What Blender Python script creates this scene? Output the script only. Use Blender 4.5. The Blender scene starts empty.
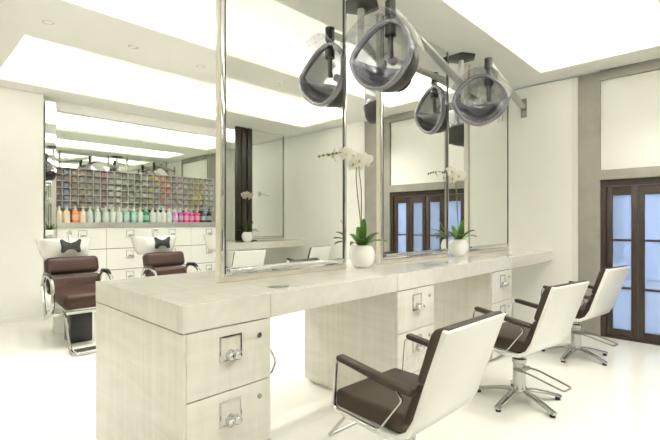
import bpy, bmesh, math, random
from mathutils import Vector, Matrix
random.seed(7)
PI = math.pi
SC = bpy.context.scene
COL = SC.collection
H = 1.42           # camera height
ZC = 3.29          # ceiling
YF = 6.095          # far wall
SL = 1.04          # worktop height

# ------------------------------------------------------------------ materials
def nt(name):
    m = bpy.data.materials.new(name); m.use_nodes = True
    return m, m.node_tree.nodes, m.node_tree.links
def pm(name, col, rough=.5, metal=0., coat=0., trans=0., ior=1.45, spec=.5, alpha=1., emit=None, es=0.):
    m, n, l = nt(name); b = n['Principled BSDF']
    b.inputs['Base Color'].default_value = (*col, 1)
    b.inputs['Roughness'].default_value = rough
    b.inputs['Metallic'].default_value = metal
    b.inputs['Coat Weight'].default_value = coat
    b.inputs['Coat Roughness'].default_value = .06
    b.inputs['Transmission Weight'].default_value = trans
    b.inputs['IOR'].default_value = ior
    b.inputs['Specular IOR Level'].default_value = spec
    b.inputs['Alpha'].default_value = alpha
    if emit:
        b.inputs['Emission Color'].default_value = (*emit, 1)
        b.inputs['Emission Strength'].default_value = es
    return m
def noisy(name, c1, c2, scale, rough=.5, metal=0., coat=0., stretch=(1,1,1), detail=4, bump=0., spec=.5):
    m = pm(name, c1, rough, metal, coat, spec=spec); n, l = m.node_tree.nodes, m.node_tree.links
    tc = n.new('ShaderNodeTexCoord'); mp = n.new('ShaderNodeMapping'); tx = n.new('ShaderNodeTexNoise')
    mp.inputs['Scale'].default_value = stretch
    tx.inputs['Scale'].default_value = scale; tx.inputs['Detail'].default_value = detail
    r = n.new('ShaderNodeValToRGB')
    r.color_ramp.elements[0].position = .3; r.color_ramp.elements[1].position = .7
    r.color_ramp.elements[0].color = (*c1,1); r.color_ramp.elements[1].color = (*c2,1)
    l.new(tc.outputs['Object'], mp.inputs[0]); l.new(mp.outputs[0], tx.inputs[0]); l.new(tx.outputs[0], r.inputs[0])
    l.new(r.outputs[0], n['Principled BSDF'].inputs['Base Color'])
    if bump:
        bp = n.new('ShaderNodeBump'); bp.inputs['Strength'].default_value = bump; bp.inputs['Distance'].default_value = .002
        l.new(tx.outputs[0], bp.inputs['Height']); l.new(bp.outputs[0], n['Principled BSDF'].inputs['Normal'])
    return m
def wood(name, c1, c2, rot=(0,0,0), scale=(1,1,1)):
    # figured pale veneer: fine straight grain crossed by a soft ripple figure
    m = pm(name, c1, .16, coat=.55); n, l = m.node_tree.nodes, m.node_tree.links
    tc = n.new('ShaderNodeTexCoord'); mp = n.new('ShaderNodeMapping')
    mp.inputs['Scale'].default_value = scale; mp.inputs['Rotation'].default_value = rot
    l.new(tc.outputs['Object'], mp.inputs[0])
    g = n.new('ShaderNodeTexNoise'); g.inputs['Scale'].default_value = 1.; g.inputs['Detail'].default_value = 6
    l.new(mp.outputs[0], g.inputs[0])
    mp2 = n.new('ShaderNodeMapping'); mp2.inputs['Scale'].default_value = tuple(1. if s > 10 else s*4 for s in scale)
    l.new(tc.outputs['Object'], mp2.inputs[0])
    w = n.new('ShaderNodeTexNoise'); w.inputs['Scale'].default_value = 2.4; w.inputs['Detail'].default_value = 2; w.inputs['Distortion'].default_value = .8
    l.new(mp2.outputs[0], w.inputs[0])
    mx = n.new('ShaderNodeMath'); mx.operation = 'ADD'
    l.new(g.outputs[0], mx.inputs[0]); l.new(w.outputs[0], mx.inputs[1])
    r = n.new('ShaderNodeValToRGB'); 
    hf = n.new('ShaderNodeMath'); hf.operation = 'MULTIPLY'; hf.inputs[1].default_value = .5
    l.new(mx.outputs[0], hf.inputs[0]); l.new(hf.outputs[0], r.inputs[0])
    r.color_ramp.elements[0].position = .36; r.color_ramp.elements[1].position = .62
    r.color_ramp.elements[0].color = (*c1,1); r.color_ramp.elements[1].color = (*c2,1)
    l.new(r.outputs[0], n['Principled BSDF'].inputs['Base Color'])
    return m
def mirror_mat(name, col):
    m, n, l = nt(name); n.clear()
    g = n.new('ShaderNodeBsdfGlossy'); g.inputs['Color'].default_value = (*col,1); g.inputs['Roughness'].default_value = 0.
    o = n.new('ShaderNodeOutputMaterial'); l.new(g.outputs[0], o.inputs[0]); return m
def clear_mat(name, tint, gloss=.12, rough=.03, diffuse=None, dmix=0.):
    # thin clear plastic / glazing: tinted see-through with a surface reflection
    m, n, l = nt(name); n.clear()
    t = n.new('ShaderNodeBsdfTransparent'); t.inputs[0].default_value = (*tint,1)
    g = n.new('ShaderNodeBsdfGlossy'); g.inputs['Roughness'].default_value = rough
    f = n.new('ShaderNodeLayerWeight'); f.inputs[0].default_value = .35
    ad = n.new('ShaderNodeMath'); ad.operation = 'MULTIPLY_ADD'; ad.inputs[1].default_value = .6; ad.inputs[2].default_value = gloss
    l.new(f.outputs['Facing'], ad.inputs[0])
    mx = n.new('ShaderNodeMixShader'); l.new(ad.outputs[0], mx.inputs[0])
    o = n.new('ShaderNodeOutputMaterial')
    if diffuse:
        d = n.new('ShaderNodeBsdfTranslucent'); d.inputs[0].default_value = (*diffuse,1)
        d2 = n.new('ShaderNodeBsdfDiffuse'); d2.inputs[0].default_value = (*diffuse,1)
        m3 = n.new('ShaderNodeMixShader'); l.new(d.outputs[0], m3.inputs[1]); l.new(d2.outputs[0], m3.inputs[2])
        m2 = n.new('ShaderNodeMixShader'); m2.inputs[0].default_value = dmix
        l.new(t.outputs[0], m2.inputs[1]); l.new(m3.outputs[0], m2.inputs[2]); l.new(m2.outputs[0], mx.inputs[1])
    else:
        l.new(t.outputs[0], mx.inputs[1])
    l.new(g.outputs[0], mx.inputs[2]); l.new(mx.outputs[0], o.inputs[0]); return m
def lamp_mat(name, col, s):
    m, n, l = nt(name); n.clear()
    e = n.new('ShaderNodeEmission'); e.inputs[0].default_value = (*col,1); e.inputs[1].default_value = s
    o = n.new('ShaderNodeOutputMaterial'); l.new(e.outputs[0], o.inputs[0]); return m

M = {}
M['floor'] = noisy('white_resin_floor', (.80,.795,.745), (.82,.815,.765), 1.2, rough=.13, spec=.5)
M['wall'] = noisy('warm_white_paint', (.83,.825,.775), (.845,.84,.79), 3, rough=.6)
M['lacquer'] = pm('white_lacquer', (.83,.825,.775), .18, coat=.3)
M['ceil'] = noisy('ceiling_paint', (.85,.845,.80), (.86,.855,.81), 2, rough=.7)
M['tray'] = pm('tray_paint', (.9,.89,.85), .8)
M['concrete'] = noisy('grey_concrete', (.27,.26,.22), (.32,.305,.26), 5, rough=.75, bump=.2)
M['ivory'] = noisy('ivory_metal', (.60,.57,.48), (.64,.61,.52), 6, rough=.3, coat=.2)
M['edge'] = pm('pale_edge_trim', (.74,.725,.66), .4)
M['polished'] = pm('polished_aluminium', (.50,.50,.48), .16, 1.)
M['chrome'] = pm('chrome', (.62,.62,.61), .06, 1.)
M['satin'] = noisy('satin_steel', (.27,.265,.24), (.34,.33,.30), 40, rough=.3, metal=1., stretch=(1,1,8))
M['alu'] = noisy('satin_aluminium', (.50,.49,.45), (.56,.55,.51), 30, rough=.38, metal=.75)
M['veneer_v'] = wood('pale_veneer_upright', (.66,.64,.57), (.75,.73,.665), scale=(30,30,1.4))
M['veneer_h'] = wood('pale_veneer_lengthwise', (.69,.67,.60), (.77,.75,.69), scale=(3,18,18))
M['veneer_d'] = wood('pale_veneer_drawer', (.68,.66,.59), (.76,.74,.68), scale=(30,1.6,24))
M['dark_gap'] = pm('shadow_gap_lining', (.10,.09,.07), .7)
M['leather'] = noisy('dark_brown_leather', (.034,.024,.016), (.043,.031,.021), 60, rough=.42, bump=.12, spec=.3)
M['leather_red'] = noisy('chestnut_leather', (.034,.016,.012), (.044,.021,.016), 60, rough=.45, bump=.12, spec=.3)
M['shell'] = pm('white_moulded_shell', (.84,.835,.80), .25, coat=.3)
M['ceramic'] = pm('white_ceramic', (.84,.83,.78), .12, coat=.4)
M['pot'] = pm('white_glazed_pot', (.84,.84,.81), .15, coat=.4)
M['black'] = pm('black_rubber', (.015,.015,.014), .5)
M['blackgloss'] = pm('black_gloss', (.02,.02,.02), .2)
M['grey_shell'] = noisy('grey_plastic', (.035,.034,.03), (.042,.04,.035), 20, rough=.4, spec=.25)
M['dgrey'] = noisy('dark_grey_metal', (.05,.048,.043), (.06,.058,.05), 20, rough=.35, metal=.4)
M['smoke'] = clear_mat('smoke_plastic', (.48,.47,.56), .10)
M['clear'] = clear_mat('clear_plastic', (.86,.86,.88), .14)
M['rim'] = clear_mat('smoke_rim_plastic', (.62,.60,.69), .16, .06, (.33,.31,.385), .6)
M['liner'] = clear_mat('smoked_liner_plastic', (.72,.70,.78), .12, .05, (.36,.34,.41), .5)
M['outlet'] = pm('grey_outlet', (.30,.29,.32), .3)
M['mirror'] = mirror_mat('mirror', (.89,.905,.88))
M['mirror_g'] = mirror_mat('green_tint_mirror', (.70,.76,.68))
M['doorwood'] = noisy('dark_brown_wood', (.030,.018,.011), (.042,.027,.017), 14, rough=.4, stretch=(6,6,.5))
M['darkpanel'] = noisy('black_brown_panel', (.017,.012,.009), (.028,.02,.015), 14, rough=.35, stretch=(6,6,.5))
M['glass'] = clear_mat('door_glass', (.62,.67,.74), .05, .05, (.55,.60,.68), .4)
M['panel'] = lamp_mat('ceiling_light_diffuser', (1,.98,.93), .35)
M['led'] = lamp_mat('led_strip', (1,.985,.94), 29.)
M['down'] = lamp_mat('downlight_lens', (1,.95,.85), 3.)
M['petal'] = pm('white_petal', (.88,.87,.80), .5)
M['lip'] = pm('yellow_lip', (.60,.42,.08), .5)
M['leaf'] = noisy('orchid_leaf', (.055,.14,.025), (.10,.22,.04), 12, rough=.3)
M['stem'] = noisy('orchid_stem', (.10,.11,.03), (.16,.15,.05), 20, rough=.5)
M['bark'] = noisy('bark_chips', (.05,.03,.02), (.12,.08,.05), 60, rough=.9)
M['pave'] = noisy('pavement', (.22,.23,.25), (.3,.31,.33), 3, rough=.8)
M['facade'] = noisy('far_facade', (.42,.48,.58), (.55,.61,.70), 1.5, rough=.8)
M['shopglass'] = pm('shop_glazing', (.10,.14,.20), .1)
M['rack'] = pm('rack_white', (.66,.655,.60), .35)
M['rackback'] = pm('rack_back', (.16,.155,.14), .5)

# ------------------------------------------------------------------ mesh helpers
class MB:
    def __init__(s): s.bm = bmesh.new()
    def box(s, x0,x1,y0,y1,z0,z1, bev=0., seg=2, mat=None):
        b = bmesh.new(); bmesh.ops.create_cube(b, size=1)
        bmesh.ops.scale(b, vec=(abs(x1-x0),abs(y1-y0),abs(z1-z0)), verts=b.verts)
        bmesh.ops.translate(b, vec=((x0+x1)/2,(y0+y1)/2,(z0+z1)/2), verts=b.verts)
        if bev: bmesh.ops.bevel(b, geom=b.edges[:], offset=bev, segments=seg, profile=.5, affect='EDGES')
        return s.add(b, mat)
    def add(s, b, mat=None):
        if mat is not None: bmesh.ops.transform(b, matrix=mat, verts=b.verts)
        me = bpy.data.meshes.new('tmp'); b.to_mesh(me); b.free(); s.bm.from_mesh(me); bpy.data.meshes.remove(me); return s
    def tube(s, pts, r, n=10, caps=True, ry=None, closed=False):
        # tube along a path; r a number or one radius per point; ry: flattened (second) radius
        b = bmesh.new(); P = [Vector(p) for p in pts]; k = len(P)
        R = r if isinstance(r,(list,tuple)) else [r]*k
        rings = []; up = None
        for i,p in enumerate(P):
            if closed: t = P[(i+1)%k]-P[i-1]
            else: t = P[min(i+1,k-1)]-P[max(i-1,0)]
            t.normalize()
            if up is None:
                a = Vector((0,0,1)) if abs(t.z) < .9 else Vector((1,0,0))
                u = t.cross(a).normalized()
            else: u = (up - t*up.dot(t)).normalized()
            up = u; v = t.cross(u)
            q = (ry if ry else R[i])
            rings.append([b.verts.new(p+u*R[i]*math.cos(2*PI*j/n)+v*(q*math.sin(2*PI*j/n))) for j in range(n)])
        m = k if closed else k-1
        for i in range(m):
            A,B = rings[i], rings[(i+1)%k]
            for j in range(n): b.faces.new((A[j],A[(j+1)%n],B[(j+1)%n],B[j]))
        if caps and not closed: b.faces.new(rings[0][::-1]); b.faces.new(rings[-1])
        bmesh.ops.recalc_face_normals(b, faces=b.faces[:]); return s.add(b)
    def cyl(s, p0, p1, r, n=24, r2=None): return s.tube([p0,p1], [r, r if r2 is None else r2], n)
    def lathe(s, prof, n=32, loc=(0,0,0), mat=None):
        b = bmesh.new(); rings = []
        for r,z in prof:
            if r < 1e-5: rings.append([b.verts.new((0,0,z))])
            else: rings.append([b.verts.new((r*math.cos(2*PI*j/n), r*math.sin(2*PI*j/n), z)) for j in range(n)])
        for A,B in zip(rings, rings[1:]):
            for j in range(n):
                q = [A[j%len(A)], A[(j+1)%len(A)], B[(j+1)%len(B)], B[j%len(B)]]
                q = [v for i,v in enumerate(q) if v not in q[:i]]
                if len(q) > 2: b.faces.new(q)
        bmesh.ops.recalc_face_normals(b, faces=b.faces[:])
        bmesh.ops.translate(b, vec=loc, verts=b.verts); return s.add(b, mat)
    def prism(s, poly, y0, y1, bev=0., seg=2, axis='y'):
        # polygon in the (x,z) plane pushed along y
        b = bmesh.new(); f = b.faces.new([b.verts.new((x,y0,z)) for x,z in poly])
        e = bmesh.ops.extrude_face_region(b, geom=[f])
        bmesh.ops.translate(b, vec=(0,y1-y0,0), verts=[v for v in e['geom'] if isinstance(v, bmesh.types.BMVert)])
        bmesh.ops.recalc_face_normals(b, faces=b.faces[:])
        if bev:
            ed = [x for x in b.edges if len(x.link_faces) == 2 and x.calc_face_angle(0) > .6]
            bmesh.ops.bevel(b, geom=ed, offset=bev, segments=seg, profile=.5, affect='EDGES')
        return s.add(b)
    def build(s, name, mat, parent=None, smooth=True, ang=35):
        me = bpy.data.meshes.new(name); s.bm.normal_update(); s.bm.to_mesh(me); s.bm.free()
        me.materials.append(mat)
        if smooth:
            me.polygons.foreach_set('use_smooth', [True]*len(me.polygons))
            me.set_sharp_from_angle(angle=math.radians(ang))
        o = bpy.data.objects.new(name, me); COL.objects.link(o)
        if parent: o.parent = parent
        return o
def arc(c, r, a0, a1, n, plane='xz'):
    out = []
    for i in range(n+1):
        a = a0+(a1-a0)*i/n
        u,v = r*math.cos(a), r*math.sin(a)
        out.append((c[0]+u, c[1], c[2]+v) if plane == 'xz' else (c[0]+u, c[1]+v, c[2]))
    return out
def rounded(pts, r, n=4):
    # polyline with rounded corners
    P = [Vector(p) for p in pts]; out = [P[0]]
    for a,b,c in zip(P, P[1:], P[2:]):
        d1 = (a-b); d2 = (c-b); k = min(r, d1.length*.49, d2.length*.49)
        p = b+d1.normalized()*k; q = b+d2.normalized()*k
        for i in range(n+1):
            t = i/n; out.append(p*(1-t)**2+b*2*t*(1-t)+q*t*t)
    out.append(P[-1]); return out
def thing(name, label, cat, loc=(0,0,0), rz=0, group=None):
    o = bpy.data.objects.new(name, None); COL.objects.link(o)
    o.location = loc; o.rotation_euler = (0,0,rz); o.empty_display_size = .1
    o['label'] = label; o['category'] = cat
    if group: o['group'] = group
    return o
def tag(o, label, cat, group=None):
    o['label'] = label; o['category'] = cat
    if group: o['group'] = group
    return o
def struct(o, label=None):
    o['kind'] = 'structure'
    if label: o['label'] = label
    return o
def dup(root, loc=None, rz=None, label=None, group=None):
    def cp(o, par):
        c = o.copy(); COL.objects.link(c)
        if par: c.parent = par
        for ch in list(o.children): cp(ch, c)
        return c
    r = cp(root, None)
    if loc is not None: r.location = loc
    if rz is not None: r.rotation_euler = (0,0,rz)
    if label: r['label'] = label
    if group: r['group'] = group
    return r

# ------------------------------------------------------------------ room shell
XL, XR, YB = -7.605, 4.7, -3.2
struct(MB().box(XL-.1,XR,YB,YF+.25,-.1,0).build('floor', M['floor']), 'glossy white poured floor')
struct(MB().box(-7.605,-7.358,YB,1.565,0,3.33).build('wall_left', M['wall']), 'plain white wall at the left')
m = MB().box(-7.75,-7.605,YB,YF+.2,0,3.33); struct(m.build('wall_left', M['wall']), 'white wall behind the wash area')
struct(MB().box(XR,XR+.1,YB,YF+.2,0,3.33).build('wall_right', M['wall']))
struct(MB().box(XL,XR,YB-.1,YB,0,3.33).build('wall_back', M['wall']))
struct(MB().box(-7.362,-7.346,YB,1.565,0,.09).build('baseboard_left', M['wall']))

# far wall, in its panels
D1, D2 = (-1.271,-.20), (-4.50,-3.03)
m = MB()
m.box(-7.605,-5.023,YF,YF+.15,0,ZC)
m.box(-3.005,-1.576,YF,YF+.15,0,3.27)
m.box(D1[0]-.02,D1[1]+.02,YF+.06,YF+.2,2.06,3.19); m.box(D2[0]-.05,D2[1]+.02,YF+.06,YF+.2,2.06,3.19)
m.box(.05,XR,YF,YF+.15,0,3.27)
struct(m.build('wall_far', M['wall']), 'white far wall panels around the doors')
m = MB().box(-1.576,-1.512,YF-.004,YF+.15,0,3.27)
struct(m.build('trim_1', M['edge']), 'pale upright edge trim of the far wall panel')
m = MB()
m.box(-1.512,D1[0],YF+.02,YF+.2,0,3.27); m.box(D1[1],.05,YF+.02,YF+.2,0,3.27)
m.box(D1[0],D1[1],YF+.01,YF+.2,1.94,2.06); m.box(D1[0],D1[1],YF+.01,YF+.2,3.17,3.29)
struct(m.build('trim_2', M['concrete']), 'grey concrete surround of the right door')
m = MB()
m.box(-5.023,D2[0],YF+.02,YF+.2,0,3.27); m.box(D2[1],-3.005,YF+.02,YF+.2,0,3.27)
m.box(D2[0],D2[1],YF+.01,YF+.2,1.94,2.06); m.box(D2[0],D2[1],YF+.01,YF+.2,3.17,3.29)
struct(m.build('trim_3', M['concrete']), 'grey concrete surround of the door behind the mirrors')

def door(n, x0, x1, leaves):
    r = bpy.data.objects.new('door_%d' % n, None); COL.objects.link(r); r['kind'] = 'structure'
    r.location = (x0, YF+.05, 0); w = x1-x0
    f = MB(); f.box(0,.055,0,.1,0,1.94); f.box(w-.055,w,0,.1,0,1.94); f.box(.055,w-.055,0,.1,1.86,1.94); f.box(.055,w-.055,0,.1,0,.03)
    f.build('frame', M['doorwood'], r)
    lw = (w-.11)/leaves
    for k in range(leaves):
        a, b = .055+k*lw+.003, .055+(k+1)*lw-.003
        s = .062
        g = MB(); g.box(a,a+s,.02,.08,.035,1.855,.004); g.box(b-s,b,.02,.08,.035,1.855,.004)
        g.box(a+s,b-s,.02,.08,.035,.115); g.box(a+s,b-s,.02,.08,1.745,1.855)
        for z in (.62,1.20): g.box(a+s,b-s,.035,.065,z-.012,z+.012)
        lf = g.build('door_leaf', M['doorwood'], r)
        MB().box(a+s,b-s,.047,.053,.115,1.745).build('pane', M['glass'], lf)
    return r
door(1, D1[0], D1[1], 3); door(2, D2[0], D2[1], 3)

# street beyond the doors
struct(MB().box(-9,8,YF+.25,YF+9,-.14,-.04).build('floor', M['pave']), 'grey pavement outside the glazed doors')
m = MB(); m.box(-9,8,YF+7,YF+7.4,0,7)
for x in range(-8,8,2): m.box(x,x+.35,YF+6.9,YF+7,0,7)
m.box(-9,8,YF+6.85,YF+7,2.6,2.9)
fac = struct(m.build('wall_opposite', M['facade']), 'pale facade across the street')
m = MB()
for x in range(-8,8,2): m.box(x+.55,x+1.8,YF+6.96,YF+7,.4,2.4)
m.build('shop_window', M['shopglass'], fac)

# ceiling with four recessed light trays, plus an added unseen one brightening the right side
HOLES = [(-6.97,-5.165,.94,5.75), (-4.125,-2.95,-2.4,5.68), (-1.825,-.522,-2.4,5.68), (.12,1.585,-2.4,5.68), (2.75,3.95,-2.4,5.68)]
m = MB(); z0, z1 = ZC, ZC+.06
xs = [XL] + [v for h in HOLES for v in h[:2]] + [XR]
for i in range(0, len(xs), 2): m.box(xs[i], xs[i+1], YB, YF+.2, z0, z1)
for x0,x1,y0,y1 in HOLES: m.box(x0,x1,YB,y0,z0,z1); m.box(x0,x1,y1,YF+.2,z0,z1)
struct(m.build('ceiling', M['ceil']), 'pale ceiling with recessed bright trays')
names = ['over the wash area','over the aisle behind the near island','over the aisle with the styling chairs','over the space left of the second island','added over the second island, out of view, to brighten the right side']
for (x0,x1,y0,y1),nm in zip(HOLES, names):
    t = thing('tray_light', 'long glowing recessed ceiling light '+nm, 'ceiling light', ((x0+x1)/2,(y0+y1)/2,ZC+.061), 0, 'recessed tray lights')
    w, d = (x1-x0)/2+.15, (y1-y0)/2+.15
    MB().box(-w,w,-d,d,.24,.26).build('tray_top', M['tray'], t)
    q = MB(); q.box(-w-.02,-w,-d,d,0,.26); q.box(w,w+.02,-d,d,0,.26); q.box(-w-.02,w+.02,-d-.02,-d,0,.26); q.box(-w-.02,w+.02,d,d+.02,0,.26)
    q.build('tray_side', M['tray'], t)
    for sx in (-1,1):
        MB().box(sx*(w-.03)-.02,sx*(w-.03)+.02,-d+.05,d-.05,0.,.02).build('led_strip', M['led'], t)
    for sy in (-1,1):
        MB().box(-w+.08,w-.08,sy*(d-.03)-.02,sy*(d-.03)+.02,0.,.02).build('led_strip', M['led'], t)

def downlight(x, y, label):
    t = thing('downlight', label, 'downlight', (x,y,ZC), 0, 'small recessed downlights')
    MB().lathe([(.030,.012),(.034,-.004),(.048,-.006),(.052,-.001),(.052,.002)], 28).build('ring', M['lacquer'], t)
    MB().lathe([(0,.014),(.03,.014),(.031,.012),(0,.012)],20).build('lens', M['down'], t)
    ld = bpy.data.lights.new('beam', 'SPOT'); ld.energy = 75; ld.spot_size = 2.3; ld.spot_blend = .9; ld.shadow_soft_size = .08; ld.color = (1,.97,.9)
    lo = bpy.data.objects.new('beam', ld); COL.objects.link(lo); lo.parent = t; lo.location = (0,0,-.03)
ords = ['nearest','second nearest','third nearest','fourth nearest','farthest']
for i,y in enumerate((1.03,1.81,2.59,3.37,4.15)):
    downlight(-4.67, y, '%s small round downlight in the strip between the two left trays' % ords[i])
for i,y in enumerate((2.0,3.65,5.2)):
    downlight(-.22, y, '%s small round downlight in the strip beside the chair aisle tray' % ['nearest','middle','farthest'][i])

# ------------------------------------------------------------------ islands
U0, U1 = -.585, .58
PED = [(.916,1.415), (2.575,3.09), (4.22,4.71)]
MIR = [(1.42,2.607), (3.052,4.297), (4.744,5.977)]
SEAMS = [1.415,2.575,3.09,4.22,4.71]

def square_handle(mb_plate, mb_knob, x, y, z, s, sz=.0625):
    # recessed square chrome cup with a blunt double knob
    mb_plate.box(x-s*.004,x+s*.004,y-sz,y-sz+.007,z-sz,z+sz); mb_plate.box(x-s*.004,x+s*.004,y+sz-.007,y+sz,z-sz,z+sz)
    mb_plate.box(x-s*.004,x+s*.004,y-sz+.007,y+sz-.007,z+sz-.007,z+sz); mb_plate.box(x-s*.004,x+s*.004,y-sz+.007,y+sz-.007,z-sz,z-sz+.007)
    b = bmesh.new()   # sloping back plate of the cup
    v = [b.verts.new(p) for p in ((x-s*.002,y-sz+.006,z-sz+.006),(x-s*.002,y+sz-.006,z-sz+.006),(x-s*.026,y+sz-.006,z+sz-.006),(x-s*.026,y-sz+.006,z+sz-.006),(x-s*.002,y+sz-.006,z+sz-.006),(x-s*.002,y-sz+.006,z+sz-.006))]
    b.faces.new(v[:4]); b.faces.new((v[3],v[2],v[4],v[5])); b.faces.new((v[1],v[4],v[2])); b.faces.new((v[0],v[3],v[5]))
    mb_plate.add(b)
    mb_knob.tube([(x-s*.012,y,z-.020),(x+s*.012,y,z-.022)],.015,14)
    for dy in (-.019,.019):
        mb_knob.tube([(x+s*.006,y+dy*.8,z-.024),(x+s*.012,y+dy,z-.026),(x+s*.030,y+dy,z-.032),(x+s*.044,y+dy*.9,z-.038),(x+s*.050,y+dy*.8,z-.040)],[.008,.019,.024,.020,.009],14)

def drawer_pedestal(cx, s, y0, y1, label, group, front_side=None):
    xf = s*U1; xb = s*(-.42)
    t = thing('drawer_pedestal', label, 'drawer unit', (cx,0,0), 0, group)
    near = y0 < 1.2
    if near: xb = s*U0
    a, b = sorted((xb, xf-s*.022))
    m = MB().box(a,b,y0+.001,y1-.001,.03,.907,.002,1)
    m.build('carcass', M['veneer_v'], t)
    a, b = sorted((xb+s*.05, xf-s*.06))
    MB().box(a,b,y0+.03,y1-.03,0,.03).build('plinth', M['lacquer'], t)
    a2, b2 = sorted((xf-s*.03, xf-s*.024))
    MB().box(a2,b2,y0+.004,y1-.004,.04,.912).build('shadow_gap', M['dark_gap'], t)
    rows = [(.596,.908), (.270,.590), (.035,.264)]
    for k,(za,zb) in enumerate(rows):
        a, b = sorted((xf-s*.020, xf))
        d = MB().box(a,b,y0+(.018 if near else .003),y1-.002,za,zb,.0015,1).build('drawer_front', M['veneer_d'], t)
        yc = (y0+y1)/2; zc = zb-.105
        p, kn = MB(), MB(); square_handle(p, kn, xf+s*.002, yc, zc, s)
        hp = p.build('handle_plate', M['chrome'], d); kn.build('knob', M['chrome'], d)
        # lock
        yl = y1-.075
        c = MB(); c.cyl((xf-s*.001,yl,zc+.028),(xf+s*.004,yl,zc+.028),.013,20); c.build('lock', M['satin'], d)
    if near:      # mitred outer corner stile of the end unit
        a, b = sorted((xf-s*.022, xf))
        MB().box(a,b,y0,y0+.016,.03,.908,.001,1).build('corner_stile', M['veneer_v'], t)
        h = MB(); h.tube(rounded([(xf-s*.12,y1,.80),(xf-s*.12,y1+.03,.80),(xf-s*.12,y1+.13,.62),(xf-s*.12,y1+.10,.56),(xf-s*.12,y1+.02,.56)],.02),.006,8)
    else: h = None
    if h: h.build('dryer_hook', M['chrome'], t)
    return t

def island(cx, s, L):
    # worktop
    t = thing('worktop', L['top'], 'worktop', (cx,0,.914))
    xf, xb = s*U1, s*U0
    m = MB(); ys = [PED[0][0]]+SEAMS+[YF]
    for a,b in zip(ys, ys[1:]):
        p,q = sorted((xf-s*.05, xf)); m.box(p,q,a+(.0015 if a > 1 else 0),b-.0015,0,.126,.0015,1)
    p,q = sorted((xb, xf-s*.05)); m.box(p,q,ys[0],YF,0,.126,0)
    m.build('slab', M['veneer_h'], t)
    for y in (1.59, 3.28, 4.95):
        c = MB(); c.lathe([(0,.127),(.030,.127),(.034,.1285),(.058,.1285),(.066,.1275),(.068,.126),(.068,.1255)],32,(s*.43,y,0))
        c.build('round_tray', M['satin'], t)
    for k,(a,b) in enumerate(PED): drawer_pedestal(cx, s, a, b, L['ped'][k], L['pedg'])
    for k,(a,b) in enumerate(L.get('mirs', MIR)):
        t = thing('standing_mirror', L['mir'][k], 'mirror', (cx+s*.034,0,SL+.001), 0, L['mirg'])
        hx = .026; zt = ZC-SL
        f = MB()     # ivory box frame
        w = .055
        f.box(-hx+.006,hx-.006,a,a+w,0,zt,.003,1); f.box(-hx+.006,hx-.006,b-w,b,0,zt,.003,1)
        f.box(-hx+.006,hx-.006,a+w,b-w,0,.075,.003,1); f.box(-hx+.006,hx-.006,a+w,b-w,zt-.04,zt)
        f.build('frame', M['ivory'], t)
        for sd in (-1,1):
            x0,x1 = sorted((sd*(hx-.008), sd*(hx+.004)))
            g = MB()     # chrome edging on the face
            g.box(x0,x1,a+.012,a+.036,.03,zt,.003,2); g.box(x0,x1,b-.036,b-.012,.03,zt,.003,2)
            g.box(x0,x1,a+.036,b-.036,.030,.054,.003,2)
            g.tube([(sd*(hx+.012),a+.06,.075),(sd*(hx+.012),b-.06,.075)],.011,12)
            for yy in (a+.08,(a+b)/2,b-.08): g.box(*sorted((sd*hx,sd*(hx+.02))),yy-.012,yy+.012,.062,.088,.003,1)
            g.build('chrome_edging', M['chrome'], t)
            g = MB()     # dark reflection of the chrome edging, painted as a strip beside the glass
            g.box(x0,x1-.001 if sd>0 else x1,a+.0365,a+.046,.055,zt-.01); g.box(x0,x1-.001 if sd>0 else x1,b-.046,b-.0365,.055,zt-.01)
            g.build('edging_reflection', M['dgrey'], t)
            x0,x1 = sorted((sd*(hx-.009), sd*(hx-.003)))
            MB().box(x0,x1,a+.036,b-.036,.054,zt-.01).build('mirror_glass', M['mirror'], t)
near_g = 'mirrors on the near island'
island(-2.39, 1, dict(top='long pale veneered worktop running from the near corner to the far wall',
  ped=['veneered drawer unit at the near end of the island','veneered drawer unit below the first orchid, behind the nearest chair','veneered drawer unit at the far end, beside the second chair'],
  pedg='drawer units under the near island',
  mir=['nearest tall chrome-framed mirror, left of the first orchid','middle tall mirror between the two orchids','farthest tall mirror beside the far wall'], mirg=near_g))
island(2.56, -1, dict(top='pale worktop of the second island seen reflected in the nearest mirror',
  ped=['near drawer unit of the second island across the aisle','middle drawer unit of the second island across the aisle','far drawer unit of the second island across the aisle'],
  pedg='drawer units under the second island',
  mir=['nearest mirror of the second island, seen only in reflection','middle mirror of the second island, seen only in reflection','farthest mirror of the second island, seen only in reflection'], mirg='mirrors on the second island', mirs=[(1.1,2.3),(2.7,3.9),(4.744,5.977)]))
# dark screen standing between mirrors of the second island
t = thing('dark_screen', 'tall black-brown ribbed screen on the second island, reflected in the nearest mirror', 'screen', (2.555,4.93,SL+.001))
m = MB()
for y in (-.20,-.07,.07): m.box(-.16,-.10,y-.055,y+.055,.02,ZC-SL-.005,.01,2)
m.build('slat', M['darkpanel'], t)
MB().box(-.18,-.08,-.22,.22,0,.02).build('foot_rail', M['darkpanel'], t)

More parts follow.
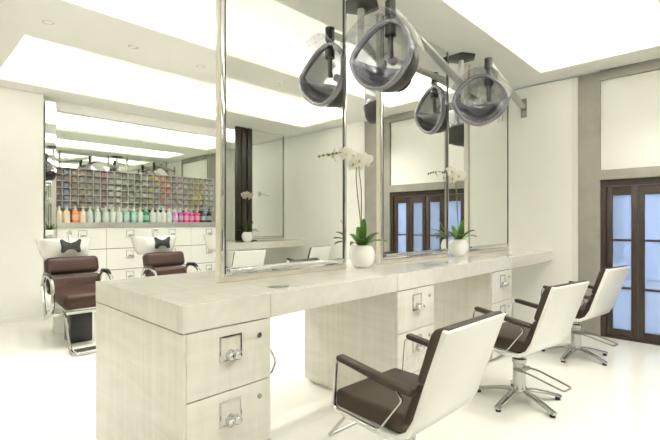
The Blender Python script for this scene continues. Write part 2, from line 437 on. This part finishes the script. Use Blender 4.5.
# ------------------------------------------------------------------ orchids
def curve_leaf(mb, az, L, w, rise, droop, base):
    n = 9; b = bmesh.new(); rows = []
    d = Vector((math.cos(az), math.sin(az), 0)); sd = Vector((-d.y, d.x, 0))
    for i in range(n+1):
        t = i/n; p = Vector(base)+d*(L*t)+Vector((0,0,rise*t-droop*t*t))
        ww = w*(math.sin(PI*min(1,t*.86+.14))**.75)+.001
        rows.append([b.verts.new(p+sd*ww+Vector((0,0,.012*(1 if ww>.005 else 0)))), b.verts.new(p), b.verts.new(p-sd*ww+Vector((0,0,.012*(1 if ww>.005 else 0))))])
    for A,B in zip(rows, rows[1:]):
        b.faces.new((A[0],A[1],B[1],B[0])); b.faces.new((A[1],A[2],B[2],B[1]))
    r = bmesh.ops.solidify(b, geom=b.faces[:], thickness=.004)
    bmesh.ops.recalc_face_normals(b, faces=b.faces[:]); mb.add(b)
def flower(petals, lips, c, d, r):
    d = Vector(d).normalized(); u = d.cross(Vector((0,0,1))).normalized(); v = u.cross(d)
    for k in range(5):
        a = PI/2+k*2*PI/5; dr = u*math.cos(a)+v*math.sin(a); big = 1. if k in (1,4) else .86
        sd = d.cross(dr); b = bmesh.new(); cv = b.verts.new(Vector(c)+d*.004)
        n = 8; ring = []
        for i in range(n):
            t = i/n*2*PI
            x = .52+.52*math.cos(t); y = .46*math.sin(t)*(1. if k in (1,4) else .7)
            ring.append(b.verts.new(Vector(c)+dr*(r*big*x)+sd*(r*y)-d*(r*.18*x*x)+d*(.003 if k in (1,4) else 0)))
        mid = b.verts.new(Vector(c)+dr*(r*big*.52)+d*(r*.05))
        for i in range(n): b.faces.new((ring[i],ring[(i+1)%n],mid))
        b.verts.remove(cv); bmesh.ops.solidify(b, geom=b.faces[:], thickness=.0025)
        bmesh.ops.recalc_face_normals(b, faces=b.faces[:]); petals.add(b)
    lips.tube([Vector(c)+d*.002, Vector(c)+d*.012-v*.006, Vector(c)+d*.02-v*.018],[.010,.009,.004],8)
def orchid(loc, rz, label):
    t = thing('potted_orchid', label, 'plant', loc, rz, 'white orchids in round pots')
    prof = [(0,.001),(.055,.001),(.066,.005),(.09,.035),(.106,.075),(.110,.105),(.105,.140),(.090,.172),(.078,.186),(.073,.187),(.074,.180),(.085,.165),(.088,.15),(0,.15)]
    MB().lathe(prof, 40).build('pot', M['pot'], t)
    MB().lathe([(.086,.148),(.084,.163),(.05,.170),(0,.168)], 20).build('bark', M['bark'], t)
    rnd = random.Random(3)
    for az,L,w,ri,dr in ((.15,.20,.036,.17,.13),(1.3,.17,.034,.20,.10),(3.35,.20,.036,.15,.13),(3.75,.18,.036,.18,.11),(4.5,.19,.034,.22,.10),(5.5,.20,.036,.16,.12),(3.9,.12,.030,.27,.03),(.9,.13,.030,.22,.05)):
        lf = MB(); curve_leaf(lf, az, L, w, ri, dr, (.02*math.cos(az),.02*math.sin(az),.168)); lf.build('leaf', M['leaf'], t)
    # two flower stems (local x is along the island)
    stems = [[(0,0,.165),(-.02,0,.38),(-.06,.0,.60),(-.08,.0,.78),(-.06,.0,.885),(-.10,.0,.92),(-.25,.0,.935),(-.42,.0,.895)],
             [(.01,.005,.165),(.02,.02,.40),(.03,.03,.65),(.0,.03,.82),(.01,.03,.895),(.07,.03,.915),(.13,.03,.905)]]
    fl = [[(-.075,-.03,.885,1.1),(-.24,-.02,.925,1.),(-.02,.03,.90,1.05),(-.055,.05,.862,1.)],
          [(.02,-.02,.90,1.15),(.045,.05,.88,1.1),(-.01,.06,.93,.95),(.07,0.,.905,1.)]]
    bud = [[(-.33,0,.918),(-.375,0,.907),(-.42,0,.893)],[(.10,.03,.91),(.135,.03,.904)]]
    for S,F,B in zip(stems, fl, bud):
        sp = [];  P = [Vector(p) for p in S]
        for i in range(len(P)-1):
            a = P[max(i-1,0)]; b_ = P[i]; c = P[i+1]; d = P[min(i+2,len(P)-1)]
            for q in range(5):
                x = q/5; sp.append(.5*((2*b_)+(c-a)*x+(2*a-5*b_+4*c-d)*x*x+(3*b_-a-3*c+d)*x**3))
        sp.append(P[-1])
        st = MB().tube(sp, [.0045-.002*i/len(sp) for i in range(len(sp))], 7).build('flower_stem', M['stem'], t)
        bb = MB()
        for p in B: bb.lathe([(0,-.013),(.007,-.006),(.009,.001),(.005,.010),(0,.014)],10,p)
        bb.build('bud', M['stem'], st)
        for x,y,z,sc in F:
            pe, li = MB(), MB()
            flower(pe, li, (x,y,z), (rnd.uniform(-1.2,-.1),-1.,rnd.uniform(-.25,.15)), .066*sc)
            f = pe.build('flower', M['petal'], st); li.build('lip', M['lip'], f)
    return t
o1 = orchid((-2.30,2.76,SL), 1.62, 'white orchid in round white pot between nearest and middle mirrors')
dup(o1, (-2.285,4.425,SL), 1.66, 'white orchid in round white pot between middle and farthest mirrors')
dup(o1, (2.2,4.80,SL), -1.2, 'white orchid on the second island, seen reflected in the nearest mirror')

# ------------------------------------------------------------------ styling chairs
def styling_chair(label):
    t = thing('styling_chair', label, 'chair', (0,0,0), 0, 'white-shelled styling chairs along the near island')
    # one-piece white shell: profile (x forward, z up)
    ctr = [(.275,.440),(.10,.425),(-.06,.415),(-.15,.425),(-.215,.465),(-.26,.54),(-.315,.70),(-.410,.968)]
    ctr = [Vector((x,0,z)) for x,z in ctr]
    def offs(d):
        out = []
        for i,p in enumerate(ctr):
            tg = (ctr[min(i+1,len(ctr)-1)]-ctr[max(i-1,0)]).normalized(); nrm = Vector((tg.z,0,-tg.x))
            out.append((p.x+nrm.x*d, p.z+nrm.z*d))
        return out
    A, B = offs(.0), offs(.028)
    MB().prism(A+B[::-1], -.275, .275, .010, 3).build('shell', M['shell'], t, ang=50)
    # side cheeks of the shell rising along the back
    # cushions
    MB().box(-.19,.27,-.255,.255,.448,.545,.026,4).build('seat', M['leather'], t)
    lo = [(-.205,.470),(-.255,.545),(-.312,.70),(-.245,.715),(-.180,.56),(-.150,.50),(-.165,.465)]
    MB().prism(lo[::-1], -.255, .255, .018, 3).build('lumbar_cushion', M['leather'], t, ang=50)
    up = [(-.318,.718),(-.405,.962),(-.396,.984),(-.338,.967),(-.318,.94),(-.250,.735),(-.258,.712)]
    MB().prism(up[::-1], -.262, .262, .014, 3).build('backrest', M['leather'], t, ang=50)
    for sd in (-1,1):
        y = sd*.292
        pts = rounded([(-.17,y,.672),(.215,y,.722),(.235,y,.47),(-.06,y,.455),(-.20,y,.635),(-.17,y,.672)],.035,5)
        fr = MB(); b = bmesh.new()
        fr.tube(pts, .0125, 10, ry=.005)
        fr.build('arm_frame', M['chrome'], t)
        b = MB(); b.box(-.235,.225,-.026,.026,-.014,.014,.011,3)
        bmesh.ops.rotate(b.bm, cent=(0,0,0), matrix=Matrix.Rotation(-.125,3,'Y'), verts=b.bm.verts)
        bmesh.ops.translate(b.bm, vec=(-.025,y,.710), verts=b.bm.verts)
        b.build('arm_pad', M['leather'], t)
    # pedestal
    m = MB(); m.lathe([(0,.075),(.058,.075),(.058,.09),(.05,.10),(.048,.30),(.055,.305),(.055,.335),(.040,.34),(.026,.342),(.026,.40),(0,.40)],28)
    m.build('hydraulic_column', M['polished'], t)
    MB().box(-.11,.11,-.09,.09,.395,.416,.004,1).build('seat_plate', M['dgrey'], t)
    for k in range(5):
        a = k*2*PI/5+.35; d = Vector((math.cos(a),math.sin(a),0))
        m = MB().tube([d*.03+Vector((0,0,.085)), d*.12+Vector((0,0,.080)), d*.22+Vector((0,0,.058)), d*.30+Vector((0,0,.036)), d*.335+Vector((0,0,.028))], [.034,.032,.030,.028,.026], 12, ry=.013)
        lg = m.build('base_leg', M['polished'], t)
        MB().lathe([(0,0),(.02,0),(.021,.012),(.012,.02),(0,.02)],14,tuple(d*.315)).build('glide', M['black'], lg)
    # pump lever loop (rear) and foot rest (front)
    m = MB(); m.tube(rounded([(-.03,-.058,.26),(-.12,-.07,.255),(-.37,-.06,.20),(-.37,.06,.20),(-.12,.07,.255),(-.03,.058,.26)],.025),.0075,8)
    m.box(-.06,.02,-.062,.062,.245,.275,.006,1); m.build('pump_lever', M['satin'], t)
    m = MB(); m.tube(rounded([(.20,-.12,.42),(.27,-.12,.40),(.46,-.12,.18),(.46,.12,.18),(.27,.12,.40),(.20,.12,.42)],.03),.009,10)
    m.tube([(.45,-.12,.19),(.45,.12,.19)],.012,10); m.build('foot_rest', M['chrome'], t)
    return t
c1 = styling_chair('nearest brown-cushioned chair with white back, facing the nearest mirror')
c1.location = (-1.261,1.867,0); c1.rotation_euler = (0,0,PI-.04)
dup(c1, (-1.28,3.489,0), PI-.16, 'middle brown-cushioned chair with white back and five-star base')
dup(c1, (-1.271,5.062,0), PI-.16, 'farthest brown-cushioned chair with white back, beside the glazed door')
g2 = 'styling chairs along the second island'
dup(c1, (1.30,4.0,0), .1, 'white-backed chair at the second island, reflected low in the nearest mirror', g2)
dup(c1, (1.25,5.45,0), -.1, 'far white-backed chair at the second island, seen only in reflection', g2)

# ------------------------------------------------------------------ hood dryers
def hood_parts(t, c, yaw, pitch):
    R = Matrix.Translation(c) @ Matrix.Rotation(yaw,4,'Z') @ Matrix.Rotation(pitch,4,'X')
    # local: opening looks along -y; bowl runs along +y
    def rim(a, k=1.):
        x = math.cos(a); z = math.sin(a)
        w = .275*(1-.30*max(z,0)**1.3) * (abs(math.cos(a))**.08 if abs(math.cos(a))>1e-4 else .5)
        return Vector((w*x*k, -.05*(1-abs(z))*k, (.285 if z > 0 else .25)*z*k+.02*abs(x)*k))
    def bowl(mb, a0, a1, k, depth, n=36, rows=10, thick=.006, ph1=PI/2):
        b = bmesh.new(); G = []
        for j in range(rows+1):
            ph = ph1*j/rows; row = []
            for i in range(n+1):
                a = a0+(a1-a0)*i/n
                p = rim(a, k*max(math.cos(ph),.0)**.75 if ph < PI/2-.01 else .015); p.y += depth*math.sin(ph)
                row.append(b.verts.new(p))
            G.append(row)
        for j in range(rows):
            for i in range(n): b.faces.new((G[j][i],G[j][i+1],G[j+1][i+1],G[j+1][i]))
        bmesh.ops.remove_doubles(b, verts=b.verts[:], dist=.0005)
        bmesh.ops.recalc_face_normals(b, faces=b.faces[:])
        bmesh.ops.solidify(b, geom=b.faces[:], thickness=thick)
        mb.add(b, R)
    m = MB(); bowl(m, PI+.05, 2*PI+.0, 1.02, .30); m.build('outer_shell', M['grey_shell'], t, ang=60)
    m = MB(); bowl(m, PI-.1, 2*PI+.1, .95, .235, thick=.004); m.build('smoked_liner', M['liner'], t, ang=60)
    m = MB(); bowl(m, .1, PI-.1, 1.0, .27, thick=.004); m.build('clear_top', M['clear'], t, ang=60)
    m = MB(); pts = [R @ rim(2*PI*i/60+.013) for i in range(60)]
    m.tube(pts, .030, 10, closed=True, ry=.020); m.build('rim', M['rim'], t, ang=70)
    # clear visor lip in front of the top
    b = bmesh.new(); G = []
    for j in range(6):
        row = []
        for i in range(17):
            a = .75+(PI-1.0)*i/16
            p = rim(a, 1.06+.02*j); p.y -= .030*j
            row.append(b.verts.new(p))
        G.append(row)
    for j in range(5):
        for i in range(16): b.faces.new((G[j][i],G[j][i+1],G[j+1][i+1],G[j+1][i]))
    bmesh.ops.solidify(b, geom=b.faces[:], thickness=.004)
    m = MB(); m.add(b, R); m.build('visor', M['clear'], t, ang=60)
    # motor housing under the back of the shell, air outlets inside
    m = MB(); m.lathe([(0,0),(.085,0),(.095,.012),(.085,.035),(.06,.05),(0,.055)],28,(0,0,0), R @ Matrix.Translation((.02,.225,-.11)) @ Matrix.Rotation(-PI/2-.35,4,'X'))
    m.build('motor_housing', M['grey_shell'], t)
    m = MB()
    for x in (-.11,-.01): m.lathe([(0,0),(.034,0),(.038,.01),(.034,.05),(0,.055)],16,(0,0,0), R @ Matrix.Translation((x,.17,.035)) @ Matrix.Rotation(PI/2,4,'X'))
    m.build('air_outlet', M['outlet'], t)
    # white cap panel on the upper shoulder
    b = bmesh.new(); G = []
    for j in range(7):
        ph = .02+.85*j/6; row = []
        for i in range(11):
            a = .12+.95*i/10
            p = rim(a, 1.06*math.cos(ph)**.75); p.y += .30*math.sin(ph); p.x += .035; p.z += .01; row.append(b.verts.new(p))
        G.append(row)
    for j in range(6):
        for i in range(10): b.faces.new((G[j][i],G[j][i+1],G[j+1][i+1],G[j+1][i]))
    bmesh.ops.solidify(b, geom=b.faces[:], thickness=.012)
    m = MB(); m.add(b, R); m.build('side_panel', M['lacquer'], t, ang=60)
    return R
def hex_plate(mb, x, y, z, r=.17, h=.035):
    mb.lathe([(0,z),(r,z),(r,z-.012),(r*.55,z-h),(0,z-h)], 6, (x,y,0))
def arm_bar(a, b, r0=.036, r1=.046):
    m = MB(); a = Vector(a); b = Vector(b); d = (b-a)
    m.tube([a, a+d*.02, a+d*.5, a+d*.98, b], [r0*.6,r0,(r0+r1)/2,r1,r1*.6], 14, ry=.030); return m
def hood_dryer(c, yaw, pitch, end, base, kind, label):
    t = thing('hood_dryer', label, 'hair dryer', (0,0,0), 0, 'salon hood dryers on swing arms')
    hood_parts(t, Vector(c), yaw, pitch)
    c = Vector(c); e = Vector(end); b = Vector(base)
    p = MB(); p.cyl((e.x,e.y,e.z+.05),(e.x,e.y,c.z+.205),.030,20); p.cyl((e.x,e.y,e.z+.05),(e.x,e.y,e.z-.06),.043,20)
    p.cyl((e.x,e.y,c.z+.26),(e.x,e.y,c.z+.19),.045,20)
    p.tube(rounded([(e.x,e.y,c.z+.20),(e.x,e.y,c.z+.12),(e.x,e.y+.01,c.z+.02)],.02),.022,12)
    p.build('post', M['dgrey'], t)
    arm_bar(e, b).build('arm', M['alu'], t)
    if kind == 'rod':
        q = MB(); hex_plate(q, b.x, b.y, ZC); q.build('ceiling_plate', M['dgrey'], t)
        q = MB(); q.cyl((b.x,b.y,ZC-.03),(b.x,b.y,b.z-.04),.030,20); q.cyl((b.x,b.y,b.z+.05),(b.x,b.y,b.z-.05),.042,20); q.build('rod', M['alu'], t)
    else:
        q = MB(); q.box(b.x-.035,b.x+.035,YF-.02,YF,b.z-.13,b.z+.13,.005,1); q.cyl((b.x,YF-.02,b.z),(b.x,b.y-.02,b.z),.03,16)
        q.build('wall_bracket', M['satin'], t)
    return t
hood_dryer((-2.015,2.675,2.70), .04, -.10, (-2.0,2.75,3.11), (-2.305,4.525,2.99), 'rod', 'nearest smoky-visored hood dryer hanging right of the nearest mirror')
hood_dryer((-2.04,4.44,2.72), .42, -.05, (-2.0,4.56,3.16), (-2.167,6.02,2.99), 'wall', 'second smoky-visored hood dryer hanging by the farthest mirror')
hood_dryer((-2.77,3.80,2.72), 2.6, -.15, (-2.79,3.68,3.11), (-2.37,2.83,2.99), 'rod', 'hood dryer on the far side, seen in the gap by the first orchid')
hood_dryer((-2.77,5.50,2.72), 2.6, -.15, (-2.79,5.38,3.11), (-2.62,6.02,2.99), 'wall', 'hood dryer on the far side, seen in the gap by the second orchid')

# ------------------------------------------------------------------ wash area
XW = -7.338
cab_y = [1.73,2.42,3.15,3.88,4.61,5.34]
for k,(a,b) in enumerate(zip(cab_y, cab_y[1:])):
    lab = ['leftmost white drawer cabinet, behind the nearest wash unit','second white drawer cabinet from the left under the bottles','third white drawer cabinet from the left under the bottles','fourth white drawer cabinet, behind the nearest mirror frame','fifth white drawer cabinet along the wash wall'][k]
    t = thing('drawer_cabinet', lab, 'cabinet', (XW,a,0), 0, 'white cabinets along the wash wall'); w = b-a
    MB().box(-.265,-.022,.001,w-.001,.0,1.33).build('carcass', M['lacquer'], t)
    MB().box(-.022,-.018,.004,w-.004,.1,1.325).build('shadow_gap', M['dark_gap'], t)
    for za,zb in ((.99,1.327),(.645,.985),(.30,.64),(.09,.295)):
        d = MB().box(-.018,0,.0025,w-.0025,za+.0025,zb-.0025,.002,1).build('drawer_front', M['lacquer'], t)
        p, kn = MB(), MB(); square_handle(p, kn, .002, w/2, zb-.10, 1); p.build('handle_plate', M['chrome'], d); kn.build('knob', M['chrome'], d)
tag(MB().box(XW-.265,XW+.015,1.73,5.34,1.33,1.412,.003,1).build('back_shelf', M['alu']), 'long steel shelf under the row of pump bottles', 'shelf')
tag(MB().box(-7.60,-7.338,1.58,1.725,0,3.2,.004,1).build('mirrored_pillar', M['mirror']), 'narrow mirror-clad pillar at the left end of the wash wall', 'pillar')
t = thing('wall_mirror', 'wide green-tinted mirror above the colour rack on the wash wall', 'mirror', (-7.605,1.73,1.4125))
for a,b in ((0,1.32),(1.325,2.65),(2.655,3.98)): MB().box(.001,.02,a,b,0,1.70).build('mirror_panel', M['mirror_g'], t)
MB().box(0,.03,0,3.98,1.70,1.72).build('top_rail', M['satin'], t)

# hair colour rack
NC, NR = 25, 6; cw, rh = .1085, .102; RY, RZ, RX = 1.735, 1.648, -7.584
t = thing('colour_rack', 'wall rack of small square compartments above the pump bottles', 'rack', (RX,RY,RZ))
m = MB()
for i in range(NC+1): m.box(0,.085,i*cw-.004,i*cw+.004,0,NR*rh)
for j in range(NR+1): m.box(0,.085,0,NC*cw,j*rh-.0035,j*rh+.0035)
m.build('grid', M['rack'], t); MB().box(.0,.006,0,NC*cw,0,NR*rh).build('back_board', M['rackback'], t)
pal = {'mauve':(.22,.16,.15),'slate blue':(.20,.25,.31),'taupe':(.24,.20,.17),'tan':(.30,.25,.18),'olive grey':(.25,.24,.17),'grey':(.27,.27,.25),
  'rose':(.26,.15,.14),'silver':(.42,.42,.39),'ivory':(.46,.45,.39),'dark olive':(.19,.19,.14),'yellow':(.33,.29,.08),'coral':(.36,.18,.13),'pink grey':(.38,.30,.30),'pale grey':(.44,.45,.43)}
cols = ['mauve','slate blue','taupe','tan','olive grey','grey','mauve','silver','ivory','dark olive','grey','dark olive','grey','olive grey','grey','coral','coral','grey','pink grey','grey','olive grey','yellow','yellow','silver','pale grey']
pm_ = {k: noisy(k.replace(' ','_')+'_card', tuple(c*.72 for c in v), tuple(c*.86 for c in v), 30, rough=.45) for k,v in pal.items()}
bm_me = {}
def box_mesh(k):
    if k not in bm_me:
        b = MB(); b.box(0,.074,-.038,.038,0,.062,.003,1); b.box(.074,.076,-.03,.03,.012,.04)
        o = b.build('colour_box', pm_[k]); bm_me[k] = o.data; bpy.data.objects.remove(o)
    return bm_me[k]
rown = ['bottom','second lowest','third lowest','third highest','second highest','top']
def nth(i):
    return ['first','second','third','fourth','fifth','sixth','seventh','eighth','ninth','tenth','eleventh','twelfth','thirteenth','fourteenth','fifteenth','sixteenth','seventeenth','eighteenth','nineteenth','twentieth','twenty-first','twenty-second','twenty-third','twenty-fourth','twenty-fifth'][i]
rr = random.Random(11)
for i in range(NC):
    for j in range(NR):
        k = cols[i]
        if i == 13 and j in (1,3,5): k = 'yellow'
        if i == 14 and j >= 4: k = 'yellow'
        if i == 6 and j >= 4: k = 'rose'
        if i == 1 and j == 0: k = 'slate blue'
        if i == 20 and j < 3: k = 'yellow'
        if i not in (13,14,6,20) and rr.random() < .14: k = rr.choice(['grey','taupe','pale grey'])
        o = bpy.data.objects.new('colour_box', box_mesh(k)); COL.objects.link(o)
        o.location = (RX+.006, RY+(i+.5)*cw, RZ+j*rh+.0036)
        tag(o, '%s colour box, %s column from the left, %s row of the rack' % (k, nth(i), rown[j]), 'box', 'hair colour boxes in the wall rack')

# pump bottles
bot = [('cream',59),('cream',66.7),('orange',75.3),('cream',83),('pale aqua',90),('pale aqua',97.7),('pale aqua',105.7),('pale aqua',112.7),('white',119.3),('aqua',126.7),('aqua',133.7),('pale aqua',140),('green',146),('white',152.7),('pale aqua',158),('white',163.3),('pale aqua',169),('lilac',175),('purple',180.3),('magenta',186),('magenta',191.3),('crimson',197),('black',203),('black',209)]
bc = {'cream':(.80,.68,.48),'orange':(.72,.20,.06),'pale aqua':(.58,.70,.62),'aqua':(.30,.60,.47),'green':(.02,.30,.13),'white':(.74,.76,.70),'lilac':(.55,.25,.52),'purple':(.34,.08,.32),'magenta':(.60,.04,.26),'crimson':(.62,.03,.16),'black':(.03,.03,.03)}
bmat = {k: pm(k.replace(' ','_')+'_bottle', v, .25, coat=.2) for k,v in bc.items()}
labm = {k: pm(k.replace(' ','_')+'_label', tuple(min(1,c*.55+.25) for c in v), .4) for k,v in bc.items()}
capm = pm('white_pump', (.8,.8,.76), .3)
proto = {}
def bottle_meshes(k):
    if k not in proto:
        a = MB(); a.lathe([(0,0),(.034,0),(.038,.004),(.038,.125),(.034,.142),(.016,.152),(.014,.160),(0,.160)],20)
        l = MB(); l.lathe([(.0385,.035),(.0385,.1)],20)
        p = MB(); p.lathe([(0,.158),(.017,.158),(.017,.175),(.006,.178),(.006,.198),(.014,.199),(.014,.209),(0,.21)],14); p.tube([(0,0,.203),(.028,0,.204),(.036,0,.197)],.005,8)
        oa, ol, op = a.build('pump_bottle', bmat[k]), l.build('label_band', labm[k]), p.build('pump', capm if k != 'black' else M['black'])
        proto[k] = (oa.data, ol.data, op.data)
        for o in (oa,ol,op): bpy.data.objects.remove(o)
    return proto[k]
cnt = {}
tot = {}
for k,_ in bot: tot[k] = tot.get(k,0)+1
for n_,(k,px) in enumerate(bot):
    a = (px-330)/426.3; dx, dy = -.6958+.7182*a, .7182+.6958*a
    x = -7.46; y = -x/ -dx * dy * -1 if False else x/dx*dy
    cnt[k] = cnt.get(k,0)+1
    d = bottle_meshes(k)
    base = bpy.data.objects.new('pump_bottle', d[0]); COL.objects.link(base); base.location = (x,y,1.4125); base.scale = (1.3,1.3,1.2+.06*rr.random())
    if tot[k] == 1: lb = 'only %s pump bottle in the row on the steel shelf' % k
    else: lb = '%s pump bottle on the steel shelf, %s %s one from the left' % (k, nth(cnt[k]-1), k)
    tag(base, lb, 'bottle', 'pump bottles on the steel shelf')
    for nm,me in (('label_band',d[1]),('pump',d[2])):
        o = bpy.data.objects.new(nm, me); COL.objects.link(o); o.parent = base

def backwash(label):
    t = thing('backwash_unit', label, 'wash chair', (0,0,0), 0, 'backwash chairs along the wash wall')
    # basin: winged ceramic bowl
    b = bmesh.new(); n = 40; rings = []
    def ring(hx, hy, z, wing, cx):
        R = []
        for i in range(n):
            a = 2*PI*i/n; ca, sa = math.cos(a), math.sin(a)
            ex = abs(ca)**.8*(1 if ca > 0 else -1); ey = abs(sa)**.8*(1 if sa > 0 else -1)
            zz = z+wing*(abs(ey)**2.2)*.05 - wing*.05*max(ca,0)**4
            R.append(b.verts.new((cx+hx*ex, hy*ey, zz)))
        rings.append(R)
    ring(.10,.15,.935,0,-.66); ring(.19,.22,.945,0,-.66); ring(.24,.26,1.0,.2,-.66); ring(.27,.295,1.12,.5,-.66); ring(.28,.31,1.19,.4,-.66)
    ring(.267,.297,1.192,.4,-.66); ring(.225,.27,1.12,.6,-.66); ring(.16,.18,1.02,0,-.66); ring(.05,.05,1.00,0,-.66)
    for A,B in zip(rings, rings[1:]):
        for i in range(n): b.faces.new((A[i],A[(i+1)%n],B[(i+1)%n],B[i]))
    b.faces.new(rings[0][::-1]); b.faces.new(rings[-1])
    bmesh.ops.recalc_face_normals(b, faces=b.faces[:])
    m = MB(); m.add(b); m.build('basin', M['ceramic'], t, ang=60)
    # neck rest: bow-tie rubber pad on the front lip
    bow = [(-.125,.085),(-.10,.10),(-.055,.062),(0,.045),(.055,.062),(.10,.10),(.125,.085),(.105,.0),(.115,-.075),(.085,-.085),(.045,-.045),(0,-.035),(-.045,-.045),(-.085,-.085),(-.115,-.075),(-.105,.0)]
    m = MB(); m.prism([(x*.95,z*.95) for x,z in bow], -.02, .02, .008, 2)
    bmesh.ops.transform(m.bm, matrix=Matrix.Translation((-.372,0,1.115)) @ Matrix.Rotation(-.12,4,'Y') @ Matrix.Rotation(PI/2,4,'Z'), verts=m.bm.verts)
    m.build('neck_rest', M['black'], t)
    m = MB(); m.tube(rounded([(-.90,.10,1.13),(-.90,.10,1.29),(-.78,.10,1.29),(-.76,.10,1.25)],.03),.016,10); m.cyl((-.90,.10,1.10),(-.90,.10,1.16),.03,14)
    m.build('tap', M['chrome'], t)
    MB().lathe([(0,0),(.12,0),(.12,.6),(.09,.90),(.10,.95),(0,.95)],20,(-.70,0,0)).build('basin_pedestal', M['ceramic'], t)
    # two-roll back
    def pad(x0,x1,z0,z1,tilt,nm,hw=.29):
        m = MB(); m.box(x0,x1,-hw,hw,z0,z1,.055,5)
        c = ((x0+x1)/2,0,(z0+z1)/2)
        bmesh.ops.rotate(m.bm, cent=c, matrix=Matrix.Rotation(tilt,3,'Y'), verts=m.bm.verts)
        m.build(nm, M['leather_red'], t, ang=60)
    pad(-.40,-.24,.775,.985,-.30,'headrest'); pad(-.31,-.15,.555,.775,-.28,'backrest'); pad(-.20,.34,.46,.635,.10,'seat',.25)
    for sd in (-1,1):
        y = sd*.312
        m = MB(); m.tube(rounded([(-.33,y,.66),(-.22,y,.80),(-.02,y,.80),(.12,y,.74),(.16,y,.45),(-.16,y,.30)],.09,6),.020,10)
        m.tube([(-.33,y,.66),(-.16,y,.30)],.014,8); m.build('arm_frame', M['chrome'], t)
        m = MB(); m.tube([(-.30,y,.735),(-.20,y,.808),(-.02,y,.814),(.07,y,.79)],[.012,.024,.024,.012],10); m.build('arm_pad', M['blackgloss'], t)
    MB().box(-.20,.06,-.12,.12,0,.36,.02,2).build('base', M['blackgloss'], t)
    MB().box(-.14,.16,-.312,.312,.36,.40,.006,1).build('cross_rail', M['chrome'], t)
    m = MB(); m.tube(rounded([(.14,-.22,.40),(.26,-.22,.38),(.46,-.22,.02),(.62,-.22,.02),(.62,.22,.02),(.46,.22,.02),(.26,.22,.38),(.14,.22,.40)],.06,6),.018,10)
    m.build('leg_rest_frame', M['chrome'], t)
    MB().box(.50,.60,-.20,.20,.036,.05,.004,1).build('foot_pad', M['black'], t)
    return t
b1 = backwash('nearest brown backwash chair with white basin, beside the left wall')
b1.location = (-5.664,1.575,0)
dup(b1, (-5.664,2.745,0), 0, 'middle brown backwash chair with white basin, behind the worktop')
dup(b1, (-5.664,3.92,0), 0, 'brown backwash chair with white basin, half hidden by the nearest mirror frame')

# ------------------------------------------------------------------ world, camera
w = bpy.data.worlds.new('daylight'); SC.world = w; w.use_nodes = True
n, l = w.node_tree.nodes, w.node_tree.links
n['Background'].inputs[0].default_value = (.74,.84,1.,1); n['Background'].inputs[1].default_value = 4.0
cam = bpy.data.cameras.new('camera'); co = bpy.data.objects.new('camera', cam); COL.objects.link(co)
co.location = (0,0,H); co.rotation_euler = (PI/2,0,math.radians(44.09))
cam.sensor_width = 36; cam.lens = 426.3/660*36; cam.shift_y = .003; cam.clip_start = .05
SC.camera = co
vs = SC.view_settings
vs.view_transform = 'Standard'; vs.look = 'None'; vs.gamma = 1; vs.use_curve_mapping = False; vs.exposure = .85
SC.cycles.max_bounces = 14; SC.cycles.diffuse_bounces = 6; SC.cycles.glossy_bounces = 10; SC.cycles.transparent_max_bounces = 16
SC.cycles.use_denoising = True
SC.cycles.sample_clamp_indirect = 6.
